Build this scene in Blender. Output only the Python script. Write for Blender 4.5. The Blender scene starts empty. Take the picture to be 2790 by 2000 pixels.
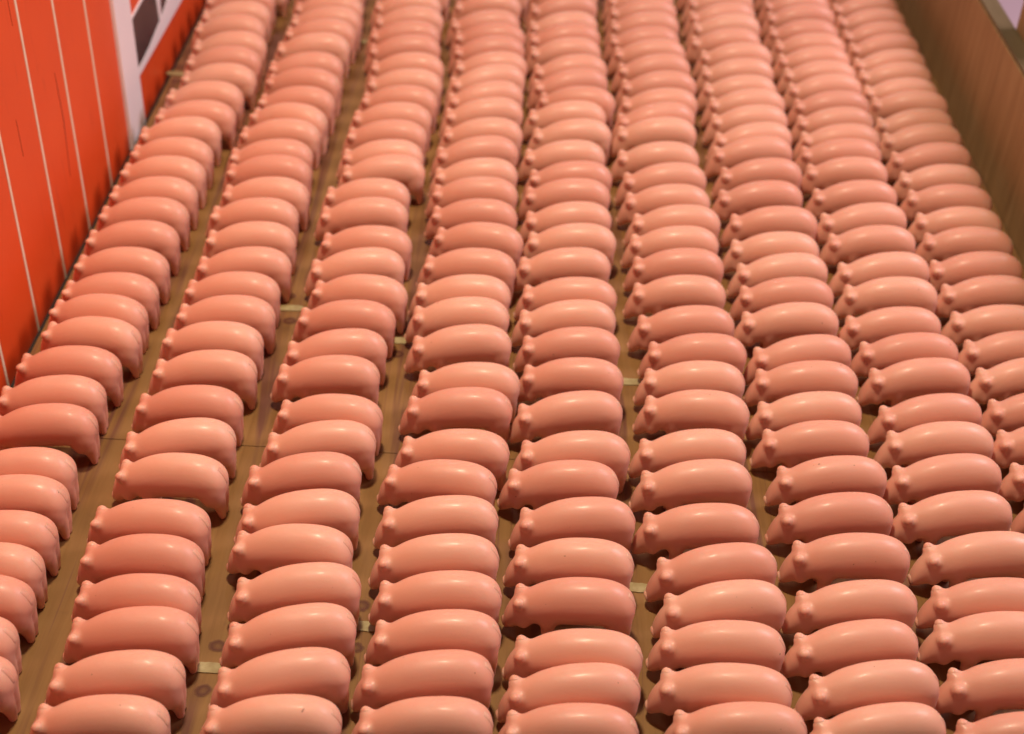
import bpy, bmesh, math, random
from mathutils import Vector, Matrix
import numpy as np

random.seed(11)
scene = bpy.context.scene
COL = scene.collection

# ------------------------------------------------------------------ camera
PITCH, ROLL, CAM_H, FOCAL = 37.4, 2.9, 0.9, 3817.0 / 2790.0 * 36.0
cam_data = bpy.data.cameras.new('camera')
cam_data.sensor_width = 36.0
cam_data.lens = FOCAL
cam_data.clip_start = 0.02
cam_data.clip_end = 60.0
cam_data.dof.use_dof = True
cam_data.dof.focus_distance = 1.20
cam_data.dof.aperture_fstop = 5.0
cam = bpy.data.objects.new('camera', cam_data)
COL.objects.link(cam)
p, r = math.radians(PITCH), math.radians(ROLL)
fwd = Vector((0, math.cos(p), -math.sin(p)))
rt, up = Vector((1, 0, 0)), Vector((0, math.sin(p), math.cos(p)))
R_, U_ = rt * math.cos(r) + up * math.sin(r), up * math.cos(r) - rt * math.sin(r)
m = Matrix((R_, U_, -fwd)).transposed().to_4x4()
m.translation = Vector((0, 0, CAM_H))
cam.matrix_world = m
scene.camera = cam

# ------------------------------------------------------------------ light
world = bpy.data.worlds.new('World')
scene.world = world
world.use_nodes = True
bg = world.node_tree.nodes['Background']
bg.inputs['Color'].default_value = (0.95, 0.78, 0.92, 1)
bg.inputs['Strength'].default_value = 0.11


def lamp(name, loc, target, size, power, color):
    d = bpy.data.lights.new(name, 'AREA')
    d.shape = 'DISK'
    d.size = size
    d.energy = power
    d.color = color
    o = bpy.data.objects.new(name, d)
    COL.objects.link(o)
    o.location = loc
    o.rotation_euler = (Vector(target) - Vector(loc)).to_track_quat('-Z', 'Y').to_euler()
    return o


lamp('ceiling_lamp', (-0.14, 1.02, 1.80), (0.0, 1.15, 0), 0.16, 28.0, (1.0, 0.81, 0.56))
lamp('ceiling_lamp', (1.75, 1.8, 1.72), (-0.2, 1.2, 0), 0.95, 40.0, (1.0, 0.79, 0.84))
lamp('ceiling_lamp', (-0.5, 4.2, 2.3), (0.0, 1.3, 0), 0.35, 9.0, (1.0, 0.80, 0.80))

scene.view_settings.view_transform = 'Standard'
scene.view_settings.look = 'None'
scene.view_settings.exposure = -0.05
scene.view_settings.gamma = 1.0
scene.view_settings.use_curve_mapping = False


# ------------------------------------------------------------------ helpers
def link(o, parent=None):
    COL.objects.link(o)
    if parent is not None:
        o.parent = parent
    return o


def mesh_obj(name, mesh, parent=None, mat=None):
    o = bpy.data.objects.new(name, mesh)
    if mat is not None and not mesh.materials:
        mesh.materials.append(mat)
    return link(o, parent)


def empty(name, loc=(0, 0, 0), rz=0.0):
    o = bpy.data.objects.new(name, None)
    o.empty_display_size = 0.02
    o.location = loc
    o.rotation_euler = (0, 0, rz)
    return link(o)


def tag(o, label=None, cat=None, group=None, kind=None):
    if label: o['label'] = label
    if cat: o['category'] = cat
    if group: o['group'] = group
    if kind: o['kind'] = kind
    return o


def box_mesh(name, x0, x1, y0, y1, z0, z1, bevel=0.0):
    bm = bmesh.new()
    bmesh.ops.create_cube(bm, size=1.0)
    for v in bm.verts:
        v.co = Vector((x0 + (v.co.x + .5) * (x1 - x0), y0 + (v.co.y + .5) * (y1 - y0), z0 + (v.co.z + .5) * (z1 - z0)))
    if bevel:
        bmesh.ops.bevel(bm, geom=bm.edges[:], offset=bevel, segments=2, affect='EDGES', profile=.6)
    me = bpy.data.meshes.new(name)
    bm.to_mesh(me)
    bm.free()
    return me


def box(name, x0, x1, y0, y1, z0, z1, mat, parent=None, bevel=0.0):
    return mesh_obj(name, box_mesh(name, x0, x1, y0, y1, z0, z1, bevel), parent, mat)


def wall_poly(name, pts, x, thick, mat, parent=None):
    """a flat painted shape on the left wall: outline in (y, z), standing proud of x by thick"""
    bm = bmesh.new()
    a = [bm.verts.new((x, y, z)) for y, z in pts]
    b = [bm.verts.new((x + thick, y, z)) for y, z in pts]
    n = len(pts)
    bm.faces.new(a)
    bm.faces.new(b[::-1])
    for i in range(n):
        bm.faces.new((a[i], b[i], b[(i + 1) % n], a[(i + 1) % n]))
    bmesh.ops.recalc_face_normals(bm, faces=bm.faces[:])
    me = bpy.data.meshes.new(name)
    bm.to_mesh(me)
    bm.free()
    return mesh_obj(name, me, parent, mat)


# ------------------------------------------------------------------ materials
def material(name):
    mt = bpy.data.materials.new(name)
    mt.use_nodes = True
    nt = mt.node_tree
    return mt, nt, nt.nodes['Principled BSDF']


def ramp(nt, fac, stops):
    n = nt.nodes.new('ShaderNodeValToRGB')
    el = n.color_ramp.elements
    while len(el) < len(stops):
        el.new(0.5)
    for e, (pos, c) in zip(el, stops):
        e.position = pos
        e.color = (*c, 1) if len(c) == 3 else c
    nt.links.new(fac, n.inputs['Fac'])
    return n.outputs['Color']


def noise(nt, vec, scale, detail=3.0, rough=.55, mapping=None, distortion=0.0):
    if mapping is not None:
        mp = nt.nodes.new('ShaderNodeMapping')
        mp.inputs['Scale'].default_value = mapping
        nt.links.new(vec, mp.inputs['Vector'])
        vec = mp.outputs['Vector']
    n = nt.nodes.new('ShaderNodeTexNoise')
    n.inputs['Scale'].default_value = scale
    n.inputs['Detail'].default_value = detail
    n.inputs['Roughness'].default_value = rough
    n.inputs['Distortion'].default_value = distortion
    nt.links.new(vec, n.inputs['Vector'])
    return n.outputs['Fac']


def mix(nt, fac, a, b, mode='MIX'):
    n = nt.nodes.new('ShaderNodeMix')
    n.data_type = 'RGBA'
    n.blend_type = mode
    for sock, v in ((n.inputs[0], fac), (n.inputs[6], a), (n.inputs[7], b)):
        if isinstance(v, (int, float)):
            sock.default_value = v
        elif isinstance(v, tuple):
            sock.default_value = (*v, 1)
        else:
            nt.links.new(v, sock)
    return n.outputs[2]


def bump(nt, bsdf, height, strength, dist):
    b = nt.nodes.new('ShaderNodeBump')
    b.inputs['Strength'].default_value = strength
    b.inputs['Distance'].default_value = dist
    nt.links.new(height, b.inputs['Height'])
    nt.links.new(b.outputs['Normal'], bsdf.inputs['Normal'])


def math_node(nt, op, a, b=0.0):
    n = nt.nodes.new('ShaderNodeMath')
    n.operation = op
    for i, v in enumerate((a, b)):
        if isinstance(v, (int, float)):
            n.inputs[i].default_value = v
        else:
            nt.links.new(v, n.inputs[i])
    return n.outputs[0]


def coords(nt, kind='Object'):
    return nt.nodes.new('ShaderNodeTexCoord').outputs[kind]


def geo_pos(nt):
    return nt.nodes.new('ShaderNodeNewGeometry').outputs['Position']


def make_pig_material():
    mt, nt, b = material('pink_plastic')
    info = nt.nodes.new('ShaderNodeObjectInfo')
    pos = geo_pos(nt)
    col = ramp(nt, info.outputs['Random'], [(0.0, (0.70, 0.325, 0.235)), (0.5, (0.755, 0.380, 0.275)), (1.0, (0.79, 0.425, 0.310))])
    blot = noise(nt, pos, 28.0, 3.0)
    col = mix(nt, ramp(nt, blot, [(0.35, (0, 0, 0)), (0.75, (.22, .22, .22))]), col, (0.70, 0.25, 0.15))
    spk = noise(nt, pos, 230.0, 1.0)
    col = mix(nt, ramp(nt, spk, [(0.80, (0, 0, 0)), (0.825, (.7, .7, .7))]), col, (0.16, 0.05, 0.03))
    nt.links.new(col, b.inputs['Base Color'])
    b.inputs['Subsurface Weight'].default_value = 0.38
    b.inputs['Subsurface Radius'].default_value = (1.0, 0.34, 0.18)
    b.inputs['Subsurface Scale'].default_value = 0.008
    wear = noise(nt, pos, 60.0, 4.0)
    nt.links.new(ramp(nt, wear, [(0.3, (.42, .42, .42)), (0.7, (.58, .58, .58))]), b.inputs['Roughness'])
    b.inputs['Coat Weight'].default_value = 0.10
    b.inputs['Coat Roughness'].default_value = 0.19
    bump(nt, b, noise(nt, pos, 420.0, 3.0), 0.10, 0.0006)
    return mt


def make_wood(name, c0, c1, c2, grain=(90, 5, 90), stain=None, rough=.6):
    mt, nt, b = material(name)
    pos = geo_pos(nt)
    g = noise(nt, pos, 1.0, 5.0, .62, grain, .6)
    col = ramp(nt, g, [(0.25, c0), (0.5, c1), (0.78, c2)])
    big = noise(nt, pos, 7.0, 3.0)
    col = mix(nt, ramp(nt, big, [(0.3, (0, 0, 0)), (0.8, (.55, .55, .55))]), col, c0)
    if stain:
        s = noise(nt, pos, 1.0, 3.0, .5, (42, 2.6, 42), 1.2)
        col = mix(nt, ramp(nt, s, [(0.50, (0, 0, 0)), (0.66, (.75, .75, .75))]), col, stain)
        s3 = noise(nt, pos, 1.0, 2.0, .5, (150, 3.5, 150), 1.6)
        col = mix(nt, ramp(nt, s3, [(0.62, (0, 0, 0)), (0.72, (.45, .45, .45))]), col, (0.15, 0.045, 0.040))
        s2 = noise(nt, pos, 34.0, 4.0)
        col = mix(nt, ramp(nt, s2, [(0.64, (0, 0, 0)), (0.80, (.4, .4, .4))]), col, (0.09, 0.045, 0.03))
    nt.links.new(col, b.inputs['Base Color'])
    b.inputs['Roughness'].default_value = rough
    b.inputs['Specular IOR Level'].default_value = 0.35
    bump(nt, b, g, 0.18, 0.0008)
    return mt


def make_paint(name, c, var, rough=.45, scale=22.0, dirt=None):
    mt, nt, b = material(name)
    pos = geo_pos(nt)
    n = noise(nt, pos, scale, 4.0)
    col = ramp(nt, n, [(0.3, c), (0.75, var)])
    if dirt:
        d = noise(nt, pos, 1.0, 4.0, .6, (60, 60, 9), .8)
        col = mix(nt, ramp(nt, d, [(0.62, (0, 0, 0)), (0.80, (.5, .5, .5))]), col, dirt)
    nt.links.new(col, b.inputs['Base Color'])
    b.inputs['Roughness'].default_value = rough
    bump(nt, b, noise(nt, pos, 140.0, 3.0), 0.12, 0.0008)
    return mt


M_PIG = make_pig_material()
M_FLOOR = make_wood('plywood', (0.20, 0.095, 0.027), (0.27, 0.140, 0.044), (0.32, 0.178, 0.060), stain=(0.12, 0.036, 0.030))
M_BOARD = make_wood('brown_board', (0.24, 0.138, 0.058), (0.35, 0.215, 0.095), (0.43, 0.285, 0.140), grain=(70, 70, 6), rough=.55)
M_EDGE = make_wood('board_edge', (0.10, 0.07, 0.032), (0.14, 0.10, 0.05), (0.18, 0.13, 0.07), grain=(60, 6, 60), rough=.6)
M_RED = make_paint('red_paint', (0.76, 0.082, 0.014), (0.70, 0.070, 0.013), .42, 9.0, (0.35, 0.03, 0.015))
M_CREAM = make_paint('cream_line_paint', (0.84, 0.72, 0.56), (0.76, 0.62, 0.46), .5, 60.0)
M_WHITE = make_paint('white_paint', (0.88, 0.85, 0.90), (0.83, 0.80, 0.85), .45, 14.0)
M_DARK = make_paint('blue_black_paint', (0.020, 0.020, 0.030), (0.050, 0.042, 0.055), .4, 26.0)
M_PALE = make_paint('pale_bar_paint', (0.46, 0.40, 0.21), (0.29, 0.21, 0.085), .55, 110.0)
M_SCRATCH = make_paint('dark_scratch', (0.10, 0.010, 0.010), (0.20, 0.015, 0.012), .6, 80.0)
M_LILAC = make_paint('lilac_laminate', (0.44, 0.33, 0.40), (0.41, 0.30, 0.37), .7, 4.0)
M_BLACK = make_paint('black_gap', (0.02, 0.015, 0.012), (0.03, 0.02, 0.02), .8, 30.0)

# ------------------------------------------------------------------ setting
XL, XR = -0.515, 0.608          # inner faces of the two side walls
floor = tag(empty('floor'), kind='structure')
for y0, y1 in ((0.20, 1.0292), (1.0300, 2.2540), (2.2548, 3.2)):
    box('plywood_panel', XL + 0.0105, XR - 0.0015, y0, y1, -0.012, 0.0, M_FLOOR, floor, .0006)
box('underframe', XL - 0.02, XR - 0.0015, 0.2, 3.2, -0.040, -0.0125, M_BLACK, floor)


def make_ring_stain():
    """blurry dried ring, clear outside and paler in the middle"""
    mt, nt, b = material('ring_stain')
    oc = coords(nt)
    ln = nt.nodes.new('ShaderNodeVectorMath')
    ln.operation = 'LENGTH'
    nt.links.new(oc, ln.inputs[0])
    rad = math_node(nt, 'ADD', ln.outputs['Value'], math_node(nt, 'MULTIPLY', noise(nt, geo_pos(nt), 170.0, 3.0), 0.35))
    alpha = ramp(nt, rad, [(0.30, (.22, .22, .22)), (0.70, (.6, .6, .6)), (0.95, (.25, .25, .25)), (1.12, (0, 0, 0))])
    b.inputs['Base Color'].default_value = (0.13, 0.030, 0.026, 1)
    b.inputs['Roughness'].default_value = 0.6
    nt.links.new(alpha, b.inputs['Alpha'])
    return mt


M_RING = make_ring_stain()
bm = bmesh.new()
bmesh.ops.create_circle(bm, cap_ends=True, segments=28, radius=1.15)
RING_MESH = bpy.data.meshes.new('ring_stain')
bm.to_mesh(RING_MESH)
bm.free()
RING_MESH.materials.append(M_RING)


def ring_stain(x, y, rx, ry):
    o = mesh_obj('ring_stain', RING_MESH, floor)
    o.location = (x, y, 0.0005)
    o.scale = (rx, ry, 1)
    o.rotation_euler = (0, 0, random.uniform(-.6, .6))


def floor_bar(x, y, w, h, ang):
    bm = bmesh.new()
    pts = []
    for i in range(32):
        t = 2 * math.pi * i / 32
        c, s = math.cos(t), math.sin(t)
        k = (abs(c) ** 4 + abs(s) ** 4) ** -.25
        k *= 1 + random.uniform(-.05, .05)
        u, v = w / 2 * k * c, h / 2 * k * s
        pts.append((x + u * math.cos(ang) - v * math.sin(ang), y + u * math.sin(ang) + v * math.cos(ang)))
    top = [bm.verts.new((a, b, 0.0011)) for a, b in pts]
    bot = [bm.verts.new((a, b, 0.0002)) for a, b in pts]
    bm.faces.new(top)
    for i in range(32):
        j = (i + 1) % 32
        bm.faces.new((top[i], bot[i], bot[j], top[j]))
    bmesh.ops.recalc_face_normals(bm, faces=bm.faces[:])
    me = bpy.data.meshes.new('painted_bar')
    bm.to_mesh(me)
    bm.free()
    mesh_obj('painted_bar', me, floor, M_PALE)


# pale bars painted across the gaps between the columns, a dark ring stain before and behind some of them
for x, y, ring in ((-0.236, 0.752, 1), (-0.116, 0.805, 1), (0.118, 0.866, 0), (-0.249, 1.263, 1), (-0.122, 1.213, 1),
                   (0.122, 1.161, 0), (-0.497, 1.824, 1), (-0.250, 1.962, 0), (0.362, 1.02, 0), (0.487, 1.406, 0)):
    floor_bar(x, y, 0.030, 0.011, random.uniform(-.06, .06))
    if ring:
        for s in (-1, 1):
            ring_stain(x + random.uniform(-.004, .004), y + s * 0.0235, random.uniform(.0085, .0105), random.uniform(.0075, .009))

# ---- red board on the left, its cream lines, the white batten and the painted panel beyond it
red = tag(empty('red_board', (0, 0, 0)), 'tall red painted side board with thin cream lines, left of the pigs', 'side board')
box('board', XL - 0.016, XL, 0.30, 1.6195, -0.03, 0.60, M_RED, red, .0008)
for i in range(9):
    y = 1.5245 - 0.1028 * i
    box('cream_line', XL - 0.0004, XL + 0.0007, y - 0.0024, y + 0.0024, 0.0005 - .028, 0.60, M_CREAM, red)
for pts in ([(1.394, .206), (1.397, .148), (1.388, .080)], [(1.265, .216), (1.2655, .174)], [(1.301, .330), (1.3015, .301)]):
    w = 0.0007
    outl = [(y - w * (.3 if i in (0, len(pts) - 1) else 1), z) for i, (y, z) in enumerate(pts)] + \
           [(y + w * (.3 if i in (0, len(pts) - 1) else 1), z) for i, (y, z) in reversed(list(enumerate(pts)))]
    wall_poly('scratch', outl, XL - 0.0002, 0.0005, M_SCRATCH, red)

bat = box('white_batten', XL - 0.016, XL + 0.0045, 1.6205, 1.6885, -0.03, 0.60, M_WHITE, None, .0012)
tag(bat, 'flat white upright batten between the red board and the dark painted panel', 'batten')

pan = tag(empty('painted_panel', (0, 0, 0)), 'red panel with a dark band and white shapes behind the white batten', 'panel')
box('board', XL - 0.016, XL - 0.0005, 1.6895, 3.2, -0.03, 0.60, M_RED, pan, .0006)
wall_poly('dark_band', [(1.6900, .066), (1.760, .069), (1.829, .078), (1.90, .093), (2.05, .125), (2.05, .150), (1.90, .142), (1.6900, .134)], XL - 0.0009, 0.0012, M_DARK, pan)
wall_poly('white_band', [(1.6900, .0555), (1.96, .0535), (2.30, .0520), (2.30, .150), (2.0502, .1247), (1.90, .0925), (1.829, .0775), (1.76, .0685), (1.6900, .0655)], XL - 0.0009, 0.0016, M_WHITE, pan)
wall_poly('pale_edge', [(1.6900, .1345), (1.90, .1425), (2.05, .1505), (2.05, .1565), (1.90, .1475), (1.6900, .1385)], XL - 0.0009, 0.0016, M_WHITE, pan)
wall_poly('white_stroke', [(1.818, .145), (1.846, .145), (1.836, .079), (1.826, .0785)], XL - 0.0001, 0.0012, M_WHITE, pan)

# ---- plain wooden board on the right with its square edge on top
rb = tag(empty('wooden_board', (0, 0, 0)), 'plain brown wooden side board along the right end of the pigs', 'side board')
box('board', XR, XR + 0.0220, 0.30, 3.2, -0.03, 0.1640, M_BOARD, rb, .0008)
box('top_edge', XR + 0.0012, XR + 0.0240, 0.30, 3.2, 0.1652, 0.1690, M_EDGE, rb, .0008)
post = box('wooden_post', XR + 0.0250, XR + 0.095, 1.64, 1.736, -0.0299, 0.27, M_BOARD, None, .001)
tag(post, 'brown wooden post standing outside the right side board', 'post')
ct = box('counter_top', XR + 0.0235, 1.9, 0.3, 4.2, -0.07, -0.03, M_LILAC, None, .002)
tag(ct, kind='structure')

# ------------------------------------------------------------------ the toy pig
L = PIG_LENGTH = 0.1093          # nose to rump, metres


def ring_loft(bm, rings):
    """rings: list of lists of Vectors; closes both ends"""
    rs = [[bm.verts.new(v) for v in ring] for ring in rings]
    n = len(rs[0])
    for a, b in zip(rs, rs[1:]):
        for i in range(n):
            j = (i + 1) % n
            bm.faces.new((a[i], a[j], b[j], b[i]))
    bm.faces.new(rs[0][::-1])
    bm.faces.new(rs[-1])


def ellipse_ring(c, u, v, a, b, n=28):
    return [c + u * (a * math.cos(2 * math.pi * i / n)) + v * (b * math.sin(2 * math.pi * i / n)) for i in range(n)]


def catmull(rows, per=6):
    rows = [np.array(r_, float) for r_ in rows]
    out = []
    for i in range(len(rows) - 1):
        p0, p1, p2, p3 = rows[max(i - 1, 0)], rows[i], rows[i + 1], rows[min(i + 2, len(rows) - 1)]
        for k in range(per):
            t = k / per
            out.append(.5 * ((2 * p1) + (p2 - p0) * t + (2 * p0 - 5 * p1 + 4 * p2 - p3) * t * t + (3 * p1 - p0 - 3 * p2 + p3) * t ** 3))
    out.append(rows[-1])
    return out


# s = distance from the nose (0) to the rump (1): top height, belly height, half width
PROFILE = [
    (0.000, 0.158, 0.060, 0.046),
    (0.012, 0.220, 0.046, 0.062),
    (0.036, 0.295, 0.048, 0.076),
    (0.068, 0.356, 0.062, 0.090),
    (0.110, 0.402, 0.088, 0.103),
    (0.160, 0.434, 0.118, 0.118),
    (0.215, 0.469, 0.148, 0.133),
    (0.280, 0.508, 0.164, 0.149),
    (0.370, 0.550, 0.176, 0.159),
    (0.480, 0.582, 0.187, 0.166),
    (0.600, 0.598, 0.197, 0.168),
    (0.710, 0.601, 0.206, 0.168),
    (0.800, 0.590, 0.212, 0.165),
    (0.880, 0.560, 0.222, 0.155),
    (0.940, 0.515, 0.245, 0.138),
    (0.980, 0.458, 0.280, 0.100),
    (1.000, 0.395, 0.330, 0.048),
]


def local(s, y, z):
    return Vector((0.55 - s, y, z)) * L


def leg_rings(pts, n=16):
    return [[Vector(((0.55 - s) * L + rs_ * L * math.cos(2 * math.pi * i / n), (y + ry_ * math.sin(2 * math.pi * i / n)) * L, z * L)) for i in range(n)]
            for s, y, z, rs_, ry_ in pts]


def blob(bm, c, rad, axis_rot=None, seg=18):
    mt4 = Matrix.Translation(c) @ (axis_rot.to_4x4() if axis_rot is not None else Matrix.Identity(4)) @ Matrix.Diagonal((*rad, 1))
    bmesh.ops.create_uvsphere(bm, u_segments=seg, v_segments=seg // 2, radius=1.0, matrix=mt4)


def build_body_mesh():
    bm = bmesh.new()
    rings = []
    for s, zt, zb, w in catmull(PROFILE, 4):
        rings.append(ellipse_ring(local(s, 0, (zt + zb) / 2), Vector((0, 1, 0)), Vector((0, 0, 1)), max(w, .01) * L, max((zt - zb) / 2, .01) * L))
    ring_loft(bm, rings)
    for sy in (-1, 1):
        # jowl, shoulder, haunch swellings
        blob(bm, local(0.160, .064 * sy, .205), (.064 * L, .064 * L, .085 * L))
        blob(bm, local(0.345, .080 * sy, .275), (.085 * L, .080 * L, .130 * L))
        blob(bm, local(0.875, .075 * sy, .310), (.112 * L, .090 * L, .165 * L))
        # root of the ear
        blob(bm, local(0.125, .066 * sy, .372), (.060 * L, .058 * L, .054 * L))
        # fore leg, hind leg
        ring_loft(bm, leg_rings([(0.352, .084 * sy, .30, .075, .060), (0.350, .086 * sy, .20, .064, .054), (0.345, .088 * sy, .12, .052, .046),
                                 (0.340, .089 * sy, .05, .042, .040), (0.337, .090 * sy, .015, .043, .041), (0.337, .090 * sy, .0, .040, .038)]))
        ring_loft(bm, leg_rings([(0.880, .058 * sy, .36, .105, .075), (0.900, .052 * sy, .25, .088, .066), (0.922, .045 * sy, .15, .064, .054),
                                 (0.936, .038 * sy, .06, .040, .039), (0.938, .036 * sy, .015, .037, .037), (0.938, .036 * sy, .0, .033, .034)]))
    bmesh.ops.recalc_face_normals(bm, faces=bm.faces[:])
    me = bpy.data.meshes.new('pig_raw')
    bm.to_mesh(me)
    bm.free()
    o = bpy.data.objects.new('pig_raw', me)
    COL.objects.link(o)
    md = o.modifiers.new('remesh', 'REMESH')
    md.mode = 'VOXEL'
    md.voxel_size = 0.0165 * L
    md.use_smooth_shade = True
    sm = o.modifiers.new('smooth', 'SMOOTH')
    sm.factor = .5
    sm.iterations = 9
    dg = bpy.context.evaluated_depsgraph_get()
    ev = o.evaluated_get(dg)
    out = bpy.data.meshes.new_from_object(ev)
    out.name = 'toy_pig_body'
    bpy.data.objects.remove(o)
    zmin = min(v.co.z for v in out.vertices)
    zmax = max(v.co.z for v in out.vertices)
    for v in out.vertices:                      # feet exactly on the ground after smoothing
        v.co.z -= zmin * (1 - (v.co.z - zmin) / (zmax - zmin))
    for pl in out.polygons:
        pl.use_smooth = True
    out.materials.clear()
    out.materials.append(M_PIG)
    return out


def build_ear_mesh(sy):
    """short rounded flap standing out sideways and up from the head"""
    bm = bmesh.new()
    d = Vector((0.14, 0.82 * sy, 0.46)).normalized()      # from root to tip
    f = Vector((1, 0, 0)) - d * d.x
    f.normalize()
    g = d.cross(f)
    base = local(0.128, .040 * sy, .366)
    rings = []
    for t, a, b in ((0.0, .010, .008), (.12, .028, .022), (.28, .040, .033), (.45, .044, .038), (.62, .042, .037), (.78, .036, .032), (.91, .024, .022), (1.0, .006, .006)):
        c = base + d * (t * .086 * L) + Vector((0.010 * t * t, 0, 0)) * L
        rings.append(ellipse_ring(c, f, g, a * L, b * L, 18))
    ring_loft(bm, rings)
    bmesh.ops.recalc_face_normals(bm, faces=bm.faces[:])
    for fc in bm.faces:
        fc.smooth = True
    me = bpy.data.meshes.new('toy_pig_ear')
    bm.to_mesh(me)
    bm.free()
    me.materials.append(M_PIG)
    return me


def build_tail_mesh():
    """moulded tail lying flat down the rump"""
    bm = bmesh.new()
    path = catmull([(0.930, 0, .510), (0.958, .002, .480), (0.980, .004, .440), (0.993, .004, .395), (0.986, .000, .350)], 4)
    rings = []
    for i, q in enumerate(path):
        a = path[max(i - 1, 0)]
        b = path[min(i + 1, len(path) - 1)]
        t = (local(*b) - local(*a)).normalized()
        u = t.cross(Vector((0, 1, 0))).normalized()
        k = i / (len(path) - 1)
        rings.append(ellipse_ring(local(*q), u, t.cross(u), (.012 - .003 * k) * L, (.030 - .008 * k) * L, 14))
    ring_loft(bm, rings)
    bmesh.ops.recalc_face_normals(bm, faces=bm.faces[:])
    for fc in bm.faces:
        fc.smooth = True
    me = bpy.data.meshes.new('toy_pig_tail')
    bm.to_mesh(me)
    bm.free()
    me.materials.append(M_PIG)
    return me


def build_snout_mesh():
    """flat rounded nose disc on the end of the muzzle"""
    bm = bmesh.new()
    ax = Vector((0.86, 0, -0.50)).normalized()
    u = Vector((0, 1, 0))
    v = ax.cross(u).normalized()
    c = local(0.028, 0, .106)
    rings = [ellipse_ring(c + ax * (t * L), u, v, a * L, a * 0.94 * L, 20) for t, a in
             ((-.024, .052), (.000, .052), (.014, .051), (.024, .047), (.029, .038), (.029, .026), (.027, .012))]
    ring_loft(bm, rings)
    bmesh.ops.recalc_face_normals(bm, faces=bm.faces[:])
    for fc in bm.faces:
        fc.smooth = True
    me = bpy.data.meshes.new('toy_pig_snout')
    bm.to_mesh(me)
    bm.free()
    me.materials.append(M_PIG)
    return me


BODY = build_body_mesh()
EARS = (build_ear_mesh(1), build_ear_mesh(-1))
TAIL = build_tail_mesh()
SNOUT = build_snout_mesh()

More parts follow.
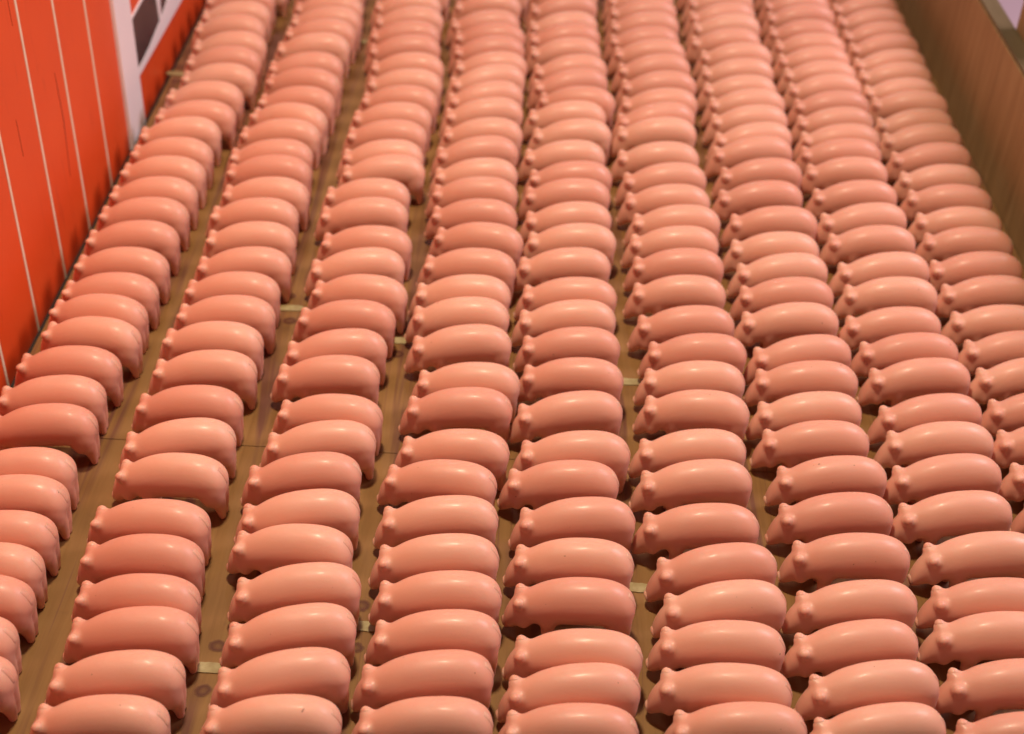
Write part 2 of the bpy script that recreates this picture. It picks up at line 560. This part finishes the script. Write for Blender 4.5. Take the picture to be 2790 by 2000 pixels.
# column by column from the red board to the plain wooden board, front to back: x, y (metres), turn (degrees)
PIGS = {
    'A': [(-0.4173, 0.696, -1), (-0.4292, 0.7344, -0.2), (-0.4281, 0.7783, -2), (-0.4306, 0.8112, -0.4), (-0.4309, 0.8504, 0.7), (-0.4331, 0.8966, -0.3), (-0.4369, 0.9317, 2), (-0.4345, 0.9958, 2.1), (-0.4382, 1.0391, 2.9), (-0.4349, 1.0864, -2.8), (-0.4267, 1.1377, -7.9), (-0.4302, 1.1782, -7.1), (-0.4282, 1.2178, -2.1), (-0.4282, 1.2669, -3.4), (-0.4296, 1.3209, 0.8), (-0.4297, 1.3731, -0.5), (-0.4291, 1.419, -0.3), (-0.4297, 1.4705, -4.2), (-0.4298, 1.5174, -3.4), (-0.4309, 1.57, 3.7), (-0.4214, 1.6187, -1.6), (-0.4208, 1.6742, -2.5), (-0.4138, 1.7313, -1.6), (-0.4169, 1.7821, 0.7), (-0.4183, 1.8325, 1.9), (-0.4282, 1.8881, -1.3), (-0.4296, 1.9399, 3.7), (-0.4318, 1.9886, -0.2)],
    'B': [(-0.2915, 0.662, 0.3), (-0.2895, 0.7035, 4), (-0.2888, 0.75, 2.3), (-0.2941, 0.7865, -2.3), (-0.3005, 0.8298, -2.2), (-0.3042, 0.8743, -3.4), (-0.2993, 0.9354, -4.3), (-0.3023, 0.9828, 6.2), (-0.3046, 1.0344, -1.3), (-0.3014, 1.0905, -0.1), (-0.3035, 1.1404, -3.4), (-0.2988, 1.185, -1.5), (-0.3008, 1.2314, -2.1), (-0.297, 1.2795, 1.3), (-0.2995, 1.3344, -0.6), (-0.3047, 1.3859, -1.2), (-0.2992, 1.4313, -2.7), (-0.3043, 1.484, -1.8), (-0.3085, 1.5257, 1.6), (-0.3063, 1.5796, -2.6), (-0.3021, 1.6224, -12.5), (-0.2992, 1.6721, -3.5), (-0.2987, 1.7265, -8.4), (-0.3024, 1.7766, 1.7), (-0.3012, 1.838, 3), (-0.2977, 1.8882, -1.3), (-0.2964, 1.934, 1), (-0.2984, 1.9812, -1.2)],
    'C': [(-0.1637, 0.6689, 1.6), (-0.1627, 0.7124, 9.7), (-0.1635, 0.7594, 9.8), (-0.1654, 0.8047, 6.2), (-0.1771, 0.8516, -3.4), (-0.1769, 0.8948, 6.9), (-0.1808, 0.9438, 5.3), (-0.1723, 0.9914, 4.5), (-0.1696, 1.0332, -5.4), (-0.1794, 1.0933, -0.1), (-0.1764, 1.1357, 5.7), (-0.173, 1.1889, -2.8), (-0.1651, 1.2367, -6.6), (-0.1731, 1.2874, 5.2), (-0.1692, 1.3372, -3.4), (-0.1787, 1.3969, 0.3), (-0.1797, 1.4419, -1.1), (-0.167, 1.5013, 3.9), (-0.1719, 1.5399, 1.6), (-0.1721, 1.5931, -1.7), (-0.1701, 1.6397, -1.7), (-0.1652, 1.6902, -3.5), (-0.1629, 1.7427, -1.5), (-0.1641, 1.7918, -1.5), (-0.1728, 1.8495, 3.1), (-0.177, 1.9008, 0.9), (-0.1759, 1.9519, 2.3), (-0.1819, 2.0021, 1.3)],
    'D': [(-0.0497, 0.6745, 1), (-0.0517, 0.7188, 5.3), (-0.047, 0.7619, 1.6), (-0.0482, 0.8055, 1.1), (-0.0524, 0.8476, 2.2), (-0.0545, 0.8973, 2.6), (-0.0572, 0.9449, -6.6), (-0.0471, 0.9906, -2.4), (-0.0467, 1.0525, -0.3), (-0.0401, 1.0921, -2.3), (-0.0507, 1.1555, 4.1), (-0.0546, 1.2049, 0.3), (-0.0545, 1.2465, -1.5), (-0.0502, 1.2983, -4.8), (-0.0432, 1.3563, -9.2), (-0.0509, 1.4074, -3.4), (-0.0529, 1.4578, -1.9), (-0.0538, 1.5052, 3.1), (-0.0549, 1.5591, 6.3), (-0.0505, 1.6098, 1), (-0.0516, 1.6667, 7.3), (-0.0517, 1.7134, 10.9), (-0.0514, 1.7627, 12.7), (-0.0485, 1.8124, 2.8), (-0.0538, 1.8616, 5.2), (-0.0545, 1.9078, 1), (-0.0632, 1.9526, 3.4), (-0.0618, 2.0151, -1.2)],
    'E': [(0.0607, 0.6783, -1.6), (0.0629, 0.7145, 3.2), (0.0662, 0.7471, -2.7), (0.0633, 0.8069, -3.4), (0.0631, 0.8524, -3.4), (0.0663, 0.9026, 1.7), (0.0538, 0.9528, -0.7), (0.0651, 0.9936, 0.4), (0.0605, 1.054, 5.9), (0.0633, 1.1088, -3.5), (0.0618, 1.1627, 0), (0.058, 1.209, 2), (0.0602, 1.253, -2.1), (0.055, 1.3119, 1.3), (0.0631, 1.3639, -0.6), (0.0593, 1.4129, 2.5), (0.0582, 1.4648, -0.3), (0.0622, 1.5108, 0.6), (0.0548, 1.5612, 0.8), (0.0643, 1.6213, 1.9), (0.058, 1.6692, 0.3), (0.0713, 1.7123, -6.7), (0.0625, 1.7654, 9.4), (0.0626, 1.8116, 5.9), (0.0554, 1.8689, 3), (0.0545, 1.914, 4.4), (0.0526, 1.9606, 5.8), (0.0531, 2.023, 6.2)],
    'F': [(0.1887, 0.6846, -0.9), (0.1813, 0.7221, -4.8), (0.1827, 0.7677, -2.7), (0.189, 0.8109, 5), (0.1858, 0.8529, 6.2), (0.176, 0.9045, 0.4), (0.1761, 0.9619, 3), (0.176, 1.0078, 1.5), (0.1839, 1.0654, -6.1), (0.1854, 1.1143, -2.3), (0.1918, 1.1611, -1.2), (0.1834, 1.2102, 1.4), (0.18, 1.268, -2.1), (0.1823, 1.3214, -1.4), (0.1809, 1.3701, -0.6), (0.186, 1.4151, -0.5), (0.1785, 1.4641, -1.2), (0.178, 1.5148, 3), (0.1727, 1.5691, -0.9), (0.1743, 1.6346, 0.1), (0.1754, 1.6754, 7.5), (0.182, 1.7187, 0.3), (0.184, 1.7724, 1.5), (0.1804, 1.827, 3.9), (0.1764, 1.8776, 0.7), (0.1709, 1.9232, 1), (0.1734, 1.9714, 1.1), (0.1738, 2.0254, 1.3), (0.1717, 2.0683, 1.4)],
    'G': [(0.2966, 0.6903, 5.7), (0.2991, 0.7313, 5.4), (0.2926, 0.7755, 5.4), (0.3001, 0.8204, 2.8), (0.3042, 0.8762, -1.8), (0.2991, 0.9275, 2.8), (0.3032, 0.9785, 2.2), (0.2953, 1.0286, -0.4), (0.2955, 1.0729, 1.8), (0.2992, 1.1227, -1.2), (0.3009, 1.1663, 5.8), (0.2956, 1.2251, 0.3), (0.2977, 1.2731, -0.8), (0.2994, 1.3234, 3.4), (0.2962, 1.3678, -2.1), (0.3017, 1.425, -2), (0.2926, 1.484, 1.3), (0.2995, 1.5397, 1.5), (0.2947, 1.5971, 5), (0.3001, 1.637, 5.4), (0.2996, 1.6842, 2.1), (0.3014, 1.7319, 0.3), (0.2964, 1.7774, -1.4), (0.2982, 1.8298, -0.3), (0.3009, 1.8791, -1.4), (0.2904, 1.9268, -0.2), (0.2962, 1.9823, 1.1), (0.2938, 2.0245, 4.8), (0.296, 2.0753, 1.4)],
    'H': [(0.4073, 0.6885, -1.3), (0.4117, 0.7414, 0.6), (0.4114, 0.7916, -0.9), (0.4175, 0.8305, -1.1), (0.4213, 0.8858, 3.2), (0.4086, 0.937, 4.6), (0.4121, 0.9883, 4.2), (0.4161, 1.0372, 0.6), (0.4158, 1.0798, 5.2), (0.4165, 1.1369, 2.2), (0.4139, 1.1808, 0.1), (0.4065, 1.2285, 0.3), (0.4139, 1.2846, -2.2), (0.4151, 1.334, 3.5), (0.4122, 1.3944, -0.6), (0.411, 1.4431, 4.2), (0.4092, 1.497, -0.3), (0.4087, 1.5552, -3.5), (0.4088, 1.6032, -1.8), (0.4143, 1.6447, 0.1), (0.415, 1.6919, 0.2), (0.4175, 1.7414, 0.4), (0.4156, 1.7907, 2.6), (0.4152, 1.8369, -1.5), (0.413, 1.8809, -1.4), (0.4136, 1.9259, -4.9), (0.4106, 1.9751, -2.4), (0.4146, 2.0343, 1.2), (0.4144, 2.0794, -1.2)],
    'I': [(0.5264, 0.9481, -1.4), (0.5256, 0.9977, -0.6), (0.5251, 1.045, -0.2), (0.5277, 1.0934, -0), (0.5281, 1.1472, 3.4), (0.5262, 1.1947, 0.7), (0.5232, 1.2432, -4.3), (0.5243, 1.2978, -0.7), (0.5221, 1.345, -0.8), (0.5254, 1.4002, -6.4), (0.5252, 1.4478, -6.6), (0.5252, 1.499, -8.5), (0.5252, 1.55, -3.6), (0.524, 1.6032, 1.8), (0.5229, 1.6546, 2), (0.522, 1.6986, 2.2), (0.5257, 1.7517, -5.8), (0.5213, 1.7922, -1.7), (0.5229, 1.842, -1.6), (0.5228, 1.8825, 3), (0.5237, 1.935, 4.4), (0.5215, 1.9803, 2.2), (0.5217, 2.0307, 1.1), (0.5213, 2.0818, 1.3)],
}

ONES = ['', 'first', 'second', 'third', 'fourth', 'fifth', 'sixth', 'seventh', 'eighth', 'ninth', 'tenth', 'eleventh', 'twelfth', 'thirteenth',
        'fourteenth', 'fifteenth', 'sixteenth', 'seventeenth', 'eighteenth', 'nineteenth']


def ordinal(n):
    if n < 20:
        return ONES[n]
    t, u = divmod(n, 10)
    if u == 0:
        return {2: 'twentieth', 3: 'thirtieth'}[t]
    return {2: 'twenty-', 3: 'thirty-'}[t] + ONES[u]


WHERE = {'A': 'column along the red board', 'B': 'second column from the red board', 'C': 'third column from the red board',
         'D': 'fourth column from the red board', 'E': 'middle column of the nine', 'F': 'fourth column from the wooden board',
         'G': 'third column from the wooden board', 'H': 'second column from the wooden board', 'I': 'column along the wooden board'}


def relax(rows):
    """toys in one column touch but never run into each other"""
    ys = [q[1] for q in rows]
    for _ in range(60):
        for i in range(len(ys) - 1):
            need = 0.0360 + 0.00016 * abs(rows[i][2] - rows[i + 1][2])
            gap = ys[i + 1] - ys[i]
            if gap < need:
                d = (need - gap) / 2
                ys[i] -= d
                ys[i + 1] += d
    return [(x, y, a) for (x, _, a), y in zip(rows, ys)]


for key, rows in PIGS.items():
    rows = relax(rows)
    lx = np.polyfit([q[1] for q in rows], [q[0] for q in rows], 1)
    for k in range(2):                                  # the column goes on past the top of the frame
        y = rows[-1][1] + 0.050
        rows.append((float(np.polyval(lx, y)) + random.uniform(-.004, .004), y, random.uniform(-4, 4)))
    for i, (x, y, a) in enumerate(rows):
        pig = empty('toy_pig', (x, y, 0.0), math.radians(180 + a))
        k_ = 1 + random.uniform(-.012, .012)
        pig.scale = (k_, k_, k_ * (1 + random.uniform(-.015, .015)))
        tag(pig, 'pink toy pig, %s from the front in the %s' % (ordinal(i + 1), WHERE[key]), 'toy pig', 'pink toy pigs standing in nine columns')
        mesh_obj('body', BODY, pig)
        mesh_obj('ear', EARS[0], pig)
        mesh_obj('ear', EARS[1], pig)
        mesh_obj('snout', SNOUT, pig)
        mesh_obj('tail', TAIL, pig)
